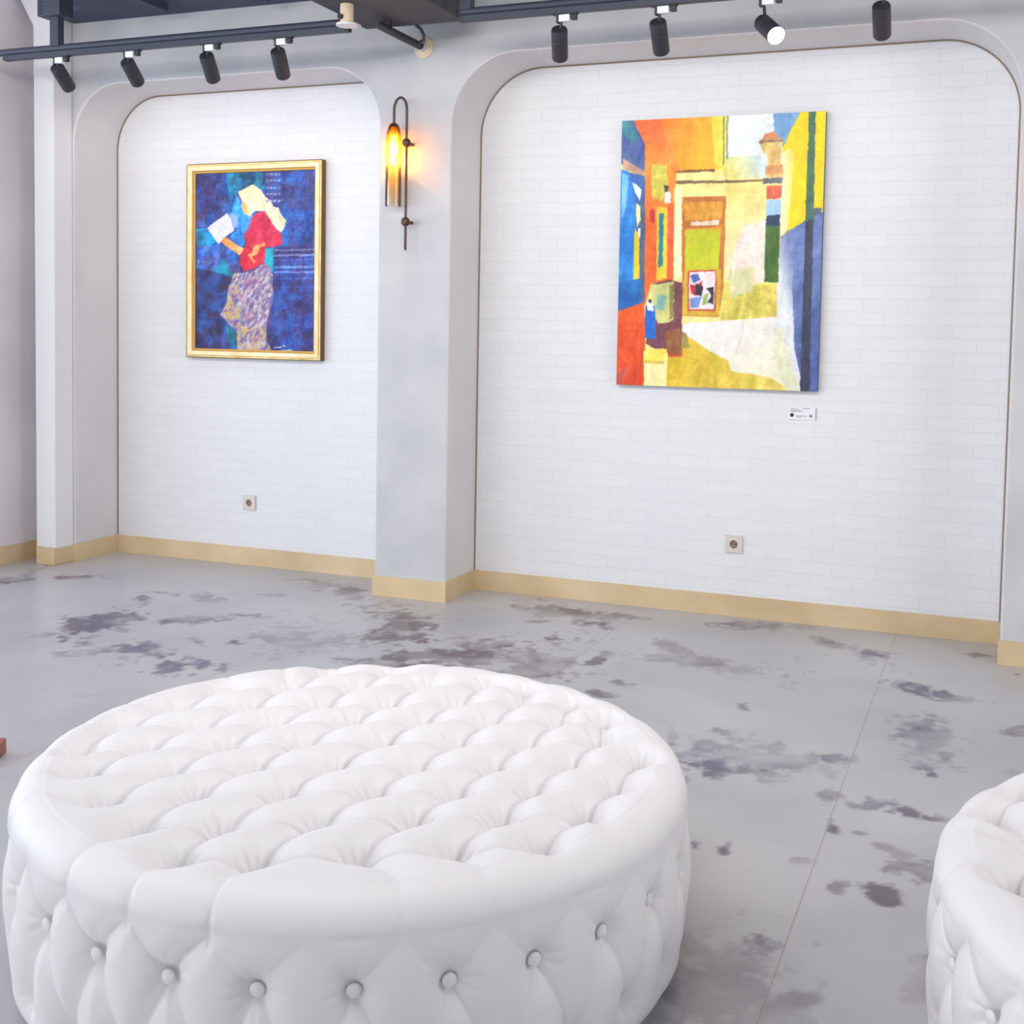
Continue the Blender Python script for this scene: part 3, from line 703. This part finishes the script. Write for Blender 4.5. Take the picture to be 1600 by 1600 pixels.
bgm = ~sk & (C1[:,2] > C1[:,0]+50)
tq = fbm(U*16, V*20, 531, 5)
C1[bgm & (tq > .57)] += np.array((-8, 26, 30)); C1[bgm & (tq < .42)] += np.array((6, -14, -34))
C1 = strokes_over(C1, 230, 324, 3600, 7, 1.5, .75, 16, 900)
p1 = thing('framed_painting', 'gold-framed painting of a figure in red blouse on deep blue, left niche', 'painting', (-3.993, B, 1.207))
W1, H1, FW = .905, 1.114, .05
canvas('canvas', 230, 324, W1-2*FW+.008, H1-2*FW+.008, C1, m_pig, p1, -.022).location = (0, 0, FW-.004)
m_cream = mottle(mat('gilt_cream', (.7,.6,.4), .42, .05), lin((236,212,150)), lin((250,236,192)), 12, 5, .1, 60)
for nm, mt_, w0, w1, y0, y1 in (('frame_rim', m_gold, 0, .011, -.043, -.003), ('frame', m_cream, .011, FW-.013, -.047, -.003), ('frame_lip', m_goldi, FW-.013, FW, -.034, -.008)):
    f_ = MB()
    x0, x1, z0, z1 = -W1/2, W1/2, 0, H1
    o_ = [(x0+w0,z0+w0),(x1-w0,z0+w0),(x1-w0,z1-w0),(x0+w0,z1-w0)]; i_ = [(x0+w1,z0+w1),(x1-w1,z0+w1),(x1-w1,z1-w1),(x0+w1,z1-w1)]
    vs = [(x, y0, z) for x, z in o_]+[(x, y0, z) for x, z in i_]+[(x, y1, z) for x, z in o_]+[(x, y1, z) for x, z in i_]
    fs = []
    for q in range(4):
        r_ = (q+1) % 4; fs += [(q, r_, 4+r_, 4+q), (8+q, 12+q, 12+r_, 8+r_), (q, 8+q, 8+r_, r_), (4+q, 4+r_, 12+r_, 12+q)]
    f_.add(vs, fs).build(nm, mt_, p1, bevel=.004)
eg = MB()
eg.box(W1/2, W1/2+.004, -.04, -.003, 0, H1); eg.box(-W1/2-.004, -W1/2, -.04, -.003, 0, H1); eg.box(-W1/2, W1/2, -.04, -.003, H1, H1+.004); eg.box(-W1/2, W1/2, -.04, -.003, -.004, 0)
eg.build('frame_side', m_goldd, p1)
MB().box(-W1/2+.01, W1/2-.01, -.018, -.001, .01, H1-.01).build('backing_board', m_goldd, p1)

# alley scene in yellow and orange, unframed
polys2 = [
 ([(0,0),(1200,0),(1200,1500),(0,1500)], (250,230,140), 30),
 ([(600,400),(810,400),(805,600),(690,700),(620,840),(600,700)], (246,226,130), 40, (247,232,190), (620,420,800,820)),
 ([(690,590),(805,560),(800,860),(640,870),(620,820)], (244,230,214), 30),
 ([(600,850),(680,880),(860,870),(855,1030),(590,1045)], (222,206,92), 80),
 ([(620,800),(760,790),(740,900),(640,940)], (226,220,170), 50),
 ([(395,1060),(600,1050),(860,1025),(900,1200),(965,1400),(560,1400),(400,1200)], (242,236,232), 18, (246,240,206), (640,1060,760,1390)),
 ([(320,1400),(330,1190),(395,1090),(440,1130),(540,1195),(625,1240),(640,1290),(820,1320),(935,1400)], (224,186,44), 60, (240,218,110), (380,1200,900,1390)),
 ([(600,50),(845,40),(845,360),(600,360)], (232,238,242), 14),
 ([(612,262),(800,250),(800,362),(605,366)], (206,226,222), 50, (236,222,120), (780,300,640,370)),
 ([(838,40),(985,30),(885,215),(840,160)], (112,160,206), 60),
 ([(885,205),(968,35),(1100,30),(1066,530),(985,570),(870,640),(868,480)], (248,214,6), 24),
 ([(872,250),(905,215),(938,240),(905,600),(868,650)], (244,238,190), 20, (248,222,60), (885,400,950,400)),
 ([(868,640),(930,600),(985,562),(1070,520),(1045,1400),(955,1400),(890,1240),(850,1150)], (104,126,182), 50, (78,96,160), (900,700,1040,1300)),
 ([(868,650),(905,610),(930,700),(925,900),(935,1180),(975,1400),(930,1380),(850,1170),(855,800)], (228,232,236), 20, (120,132,180), (880,900,960,880)),
 ([(838,1080),(880,1090),(920,1240),(960,1400),(900,1390),(850,1260)], (232,232,196), 40),
 ([(1003,30),(1034,30),(1022,562),(986,575)], (70,112,84), 30),
 ([(986,572),(1022,556),(1002,1400),(958,1400)], (52,58,82), 26),
 ([(1022,500),(1062,505),(1056,530),(1022,545)], (90,100,130), 30),
 ([(770,185),(800,165),(885,172),(872,230),(868,300),(884,320),(880,380),(796,380),(806,310),(812,262),(790,240)], (226,190,112), 90),
 ([(782,180),(800,148),(838,138),(866,165),(858,184)], (212,136,80), 60),
 ([(770,182),(884,174),(884,186),(770,196)], (140,110,90), 30),
 ([(800,300),(880,296),(882,340),(800,345)], (214,150,90), 60),
 ([(540,60),(625,55),(606,350),(556,345)], (250,218,70), 30),
 ([(600,60),(607,60),(606,300),(600,300)], (90,130,100), 20), ([(618,58),(624,58),(622,270),(616,270)], (90,130,100), 20),
 ([(150,84),(545,64),(562,322),(370,325),(300,300),(215,220)], (254,178,24), 34, (244,104,36), (500,200,190,120)),
 ([(150,84),(290,78),(380,312),(345,340),(220,235)], (240,104,44), 40, (246,150,60), (200,100,360,320)),
 ([(380,330),(600,318),(600,372),(370,372)], (250,236,150), 40), ([(370,326),(560,318),(560,330),(370,338)], (130,80,40), 30),
 ([(365,376),(800,368),(800,378),(600,384),(365,392)], (120,96,62), 40), ([(788,362),(880,358),(880,385),(788,388)], (96,104,110), 60),
 ([(60,60),(150,84),(216,208),(216,352),(90,300)], (66,88,150), 60), ([(96,90),(140,92),(180,170),(150,200),(100,150)], (60,140,150), 60),
 ([(100,270),(216,330),(216,358),(100,320)], (190,150,120), 40),
 ([(214,208),(255,190),(372,322),(366,420),(360,850),(250,870),(212,990)], (236,98,26), 36, (246,140,40), (220,600,360,500)),
 ([(245,300),(322,300),(334,400),(300,475),(250,456)], (206,190,72), 60),
 ([(318,408),(345,436),(342,490),(312,476)], (238,238,236), 12), ([(312,395),(335,402),(330,425),(312,430)], (60,60,50), 20),
 ([(240,522),(254,506),(268,522),(262,580),(246,576)], (200,30,50), 20),
 ([(275,500),(328,500),(328,840),(275,856)], (236,204,50), 40), ([(286,535),(310,528),(306,782),(284,792)], (26,124,136), 30),
 ([(330,480),(358,480),(356,850),(330,846)], (232,90,40), 30),
 ([(362,410),(402,408),(402,830),(360,852)], (250,240,186), 20), ([(402,410),(610,405),(612,448),(402,455)], (250,236,150), 20),
 ([(806,400),(876,395),(873,456),(808,462)], (222,96,64), 70), ([(806,464),(872,460),(870,535),(804,540)], (170,208,238), 26),
 ([(804,540),(870,534),(868,592),(803,594)], (34,56,94), 24), ([(803,590),(868,588),(860,862),(795,860)], (64,104,34), 46),
 ([(400,455),(615,446),(602,885),(582,1030),(400,1024)], (196,112,36), 40),
 ([(416,480),(602,470),(592,560),(414,566)], (226,158,42), 46), ([(442,572),(580,562),(580,586),(442,592)], (246,226,206), 60),
 ([(414,604),(594,596),(588,640),(414,640)], (226,150,40), 30),
 ([(418,612),(588,602),(580,802),(414,802)], (196,202,12), 30),
 ([(410,802),(592,800),(584,1026),(404,1022)], (218,176,48), 30),
 ([(428,806),(568,800),(566,1002),(428,1000)], (196,80,56), 30), ([(437,815),(562,808),(558,992),(437,992)], (238,228,230), 24),
 ([(442,872),(470,880),(500,852),(492,910),(470,930),(444,915)], (206,36,54), 30),
 ([(440,830),(480,820),(490,850),(458,868)], (76,96,170), 40), ([(470,870),(505,880),(495,930),(462,920)], (34,36,44), 20),
 ([(520,890),(556,882),(556,968),(525,960),(545,930)], (40,40,48), 20), ([(440,940),(500,930),(480,985),(440,985)], (110,140,200), 60),
 ([(505,925),(530,915),(520,968),(500,975)], (150,170,90), 50), ([(510,820),(555,812),(555,850),(530,880)], (240,206,214), 30),
 ([(80,325),(216,352),(216,965),(70,1020)], (58,100,172), 50), ([(80,322),(128,330),(168,392),(162,860),(70,880)], (28,130,214), 80),
 ([(96,340),(130,350),(120,500),(100,560)], (120,190,240), 50), ([(148,380),(170,392),(200,420),(190,472),(165,430)], (240,240,244), 16),
 ([(170,480),(196,500),(196,560),(175,600)], (240,230,160), 30), ([(180,600),(204,610),(200,660),(180,650)], (240,240,244), 16),
 ([(164,600),(188,640),(190,845),(158,850)], (232,204,40), 30), ([(192,470),(216,480),(216,940),(192,930)], (74,88,120), 30),
 ([(70,872),(150,850),(202,852),(192,962),(70,992)], (0,104,182), 60),
 ([(60,1012),(216,958),(222,1220),(214,1400),(60,1400)], (236,92,24), 34, (228,70,20), (100,1000,200,1340)), ([(70,1290),(140,1270),(100,1380),(70,1380)], (214,90,70), 40),
 ([(255,872),(340,848),(402,866),(402,1215),(340,1215),(222,1160),(245,1050)], (118,62,74), 30),
 ([(330,1200),(402,1195),(398,1222),(330,1225)], (200,70,40), 20),
 ([(245,878),(362,858),(360,1046),(330,1060),(285,1062),(250,990)], (206,204,126), 50), ([(280,920),(325,930),(315,1000),(275,990)], (140,190,180), 60),
 ([(340,880),(362,870),(358,1030),(340,1050)], (150,140,70), 40),
 ([(220,975),(268,975),(276,1140),(218,1134)], (24,104,204), 60), ([(226,958),(256,955),(264,1000),(232,1000)], (240,240,244), 10), ([(236,945),(250,945),(250,962),(236,962)], (40,44,60), 10),
 ([(212,1195),(232,1182),(334,1186),(326,1400),(214,1400)], (250,240,170), 24), ([(210,1244),(232,1184),(334,1188),(316,1244)], (250,226,92), 20), ([(212,1240),(316,1242),(316,1256),(212,1256)], (214,190,80), 10),
 ([(322,1100),(395,1080),(402,1210),(330,1210)], (150,90,50), 40) ,
 ([(400,1100),(425,1110),(440,1175),(405,1180)], (150,140,70), 40),
]
C2, ex = paint(320, 424, [(97,92),(1080,40),(1037,1390),(75,1358)], (250,230,140), polys2, 3.5, 200)
C2 = strokes_over(C2, 320, 424, 4200, 10, 2.0, .6, 9, 901, .65)
p2 = thing('canvas_painting', 'large unframed painting of a yellow and orange alley, right niche', 'painting', (-1.306, B, 1.131))
W2, H2 = 1.0, 1.322
canvas('canvas', 320, 424, W2, H2, C2, m_pig, p2, -.0402)
side = MB(); side.box(-W2/2, W2/2, -.0395, -.004, 0, H2)
side.build('stretcher', mat('canvas_edge', lin((84,92,112)), .7), p2)

# ------------------------------------------------------------------ caption card, power outlets
lc = thing('caption_card', 'small white caption card on the wall below the alley painting', 'caption card', (-.877, B, 1.0))
MB().box(-.067, .067, -.005, -.0005, -.01, .05).build('card', M['white_paint'], lc, bevel=.001)
ink = mat('ink_grey', lin((140,138,152)), .7); inkd = mat('ink_dark', lin((58,44,66)), .7)
tx = MB()
for (x0, x1, z) in ((-.056,-.02,.040),(-.056,-.012,.033),(-.056,-.03,.027),(-.03,.02,.008),(-.03,-.005,.002),(.0,.036,.044),(-.02,.0,.03)): tx.box(x0, x1, -.0056, -.005, z, z+.0028)
tx.build('text_lines', ink, lc)
Rx = Matrix.Rotation(PI/2, 4, 'X')
MB().lathe([(.0095, 0), (.0095, .0008)], 24, Matrix.Translation((-.05, -.0049, .012)) @ Rx).build('round_emblem', inkd, lc)
MB().lathe([(.0075, 0), (.0075, .0008)], 24, Matrix.Translation((.04, -.0049, .01)) @ Rx).build('round_emblem', ink, lc)
MB().box(.0615, .0655, -.0056, -.005, -.008, .048).build('edge_stripe', ink, lc)
def outlet(x, z, label):
    t = thing('power_outlet', label, 'power outlet', (x, B, z), 'wall power outlets')
    # plate with a round well
    R_ = .0205; k = 40; s = .043
    f_ = MB(); vs = []; fs = []
    for i in range(k):
        a_ = 2*PI*i/k; c_, s_ = math.cos(a_), math.sin(a_); q = s/max(abs(c_), abs(s_))
        vs += [(q*c_, -.001, q*s_), (q*.97*c_, -.011, q*.97*s_), (R_*c_, -.012, R_*s_), (R_*.95*c_, -.003, R_*.95*s_)]
    for i in range(k):
        j = (i+1) % k
        for e_ in range(3): fs.append((i*4+e_, j*4+e_, j*4+e_+1, i*4+e_+1))
    f_.add(vs, fs).build('faceplate', M['ivory'], t)
    MB().lathe([(.0005, 0), (R_*.96, 0)], 32, Matrix.Translation((0, -.0032, 0)) @ Rx, cap=False).build('socket_well', M['ivory_dark'], t)
    for dx in (-.0095, .0095): MB().lathe([(.0034, 0), (.0034, .0006)], 14, Matrix.Translation((dx, -.0034, 0)) @ Rx).build('pin_hole', M['dark'], t)
    for dz in (-.0175, .0175): MB().box(-.003, .003, -.009, -.0034, dz-.002, dz+.002).build('earth_clip', M['bronze'], t)
    return t
outlet(-4.029, .366, 'ivory power outlet low on the white brick below the framed figure painting')
outlet(-1.191, .36, 'ivory power outlet low on the white brick below the alley painting')

# ------------------------------------------------------------------ something wooden just inside the left edge
wbk = MB().box(-.4, 0, -.03, .06, .0, .05).build('wooden_block', M['wood'], None, bevel=.006)
wbk.location = (-2.925, 2.88, 0); wbk.rotation_euler = (0, 0, .42)
tag(wbk, 'reddish brown wooden block just showing at the left frame edge on the floor', 'block')

# ------------------------------------------------------------------ pieces that belong to a part
SUB = {'lens': 'housing', 'adapter_clip': 'adapter', 'adapter_end': 'adapter', 'pin_hole': 'socket_well', 'earth_clip': 'socket_well',
       'bracket_slots': 'ceiling_bracket', 'end_cap': 'rail', 'text_lines': 'card', 'round_emblem': 'card', 'edge_stripe': 'card',
       'end_flange': 'duct_body', 'pipe_collar': 'wall_flange', 'fitting_screw': 'fitting_body', 'bulb': 'bulb_socket'}
for t in [o for o in COL.objects if o.parent is None and o.get('category')]:
    kids = list(t.children)
    for c in kids:
        host = SUB.get(c.name.split('.')[0])
        if host:
            for h in kids:
                if h.name.split('.')[0] == host: c.parent = h; break
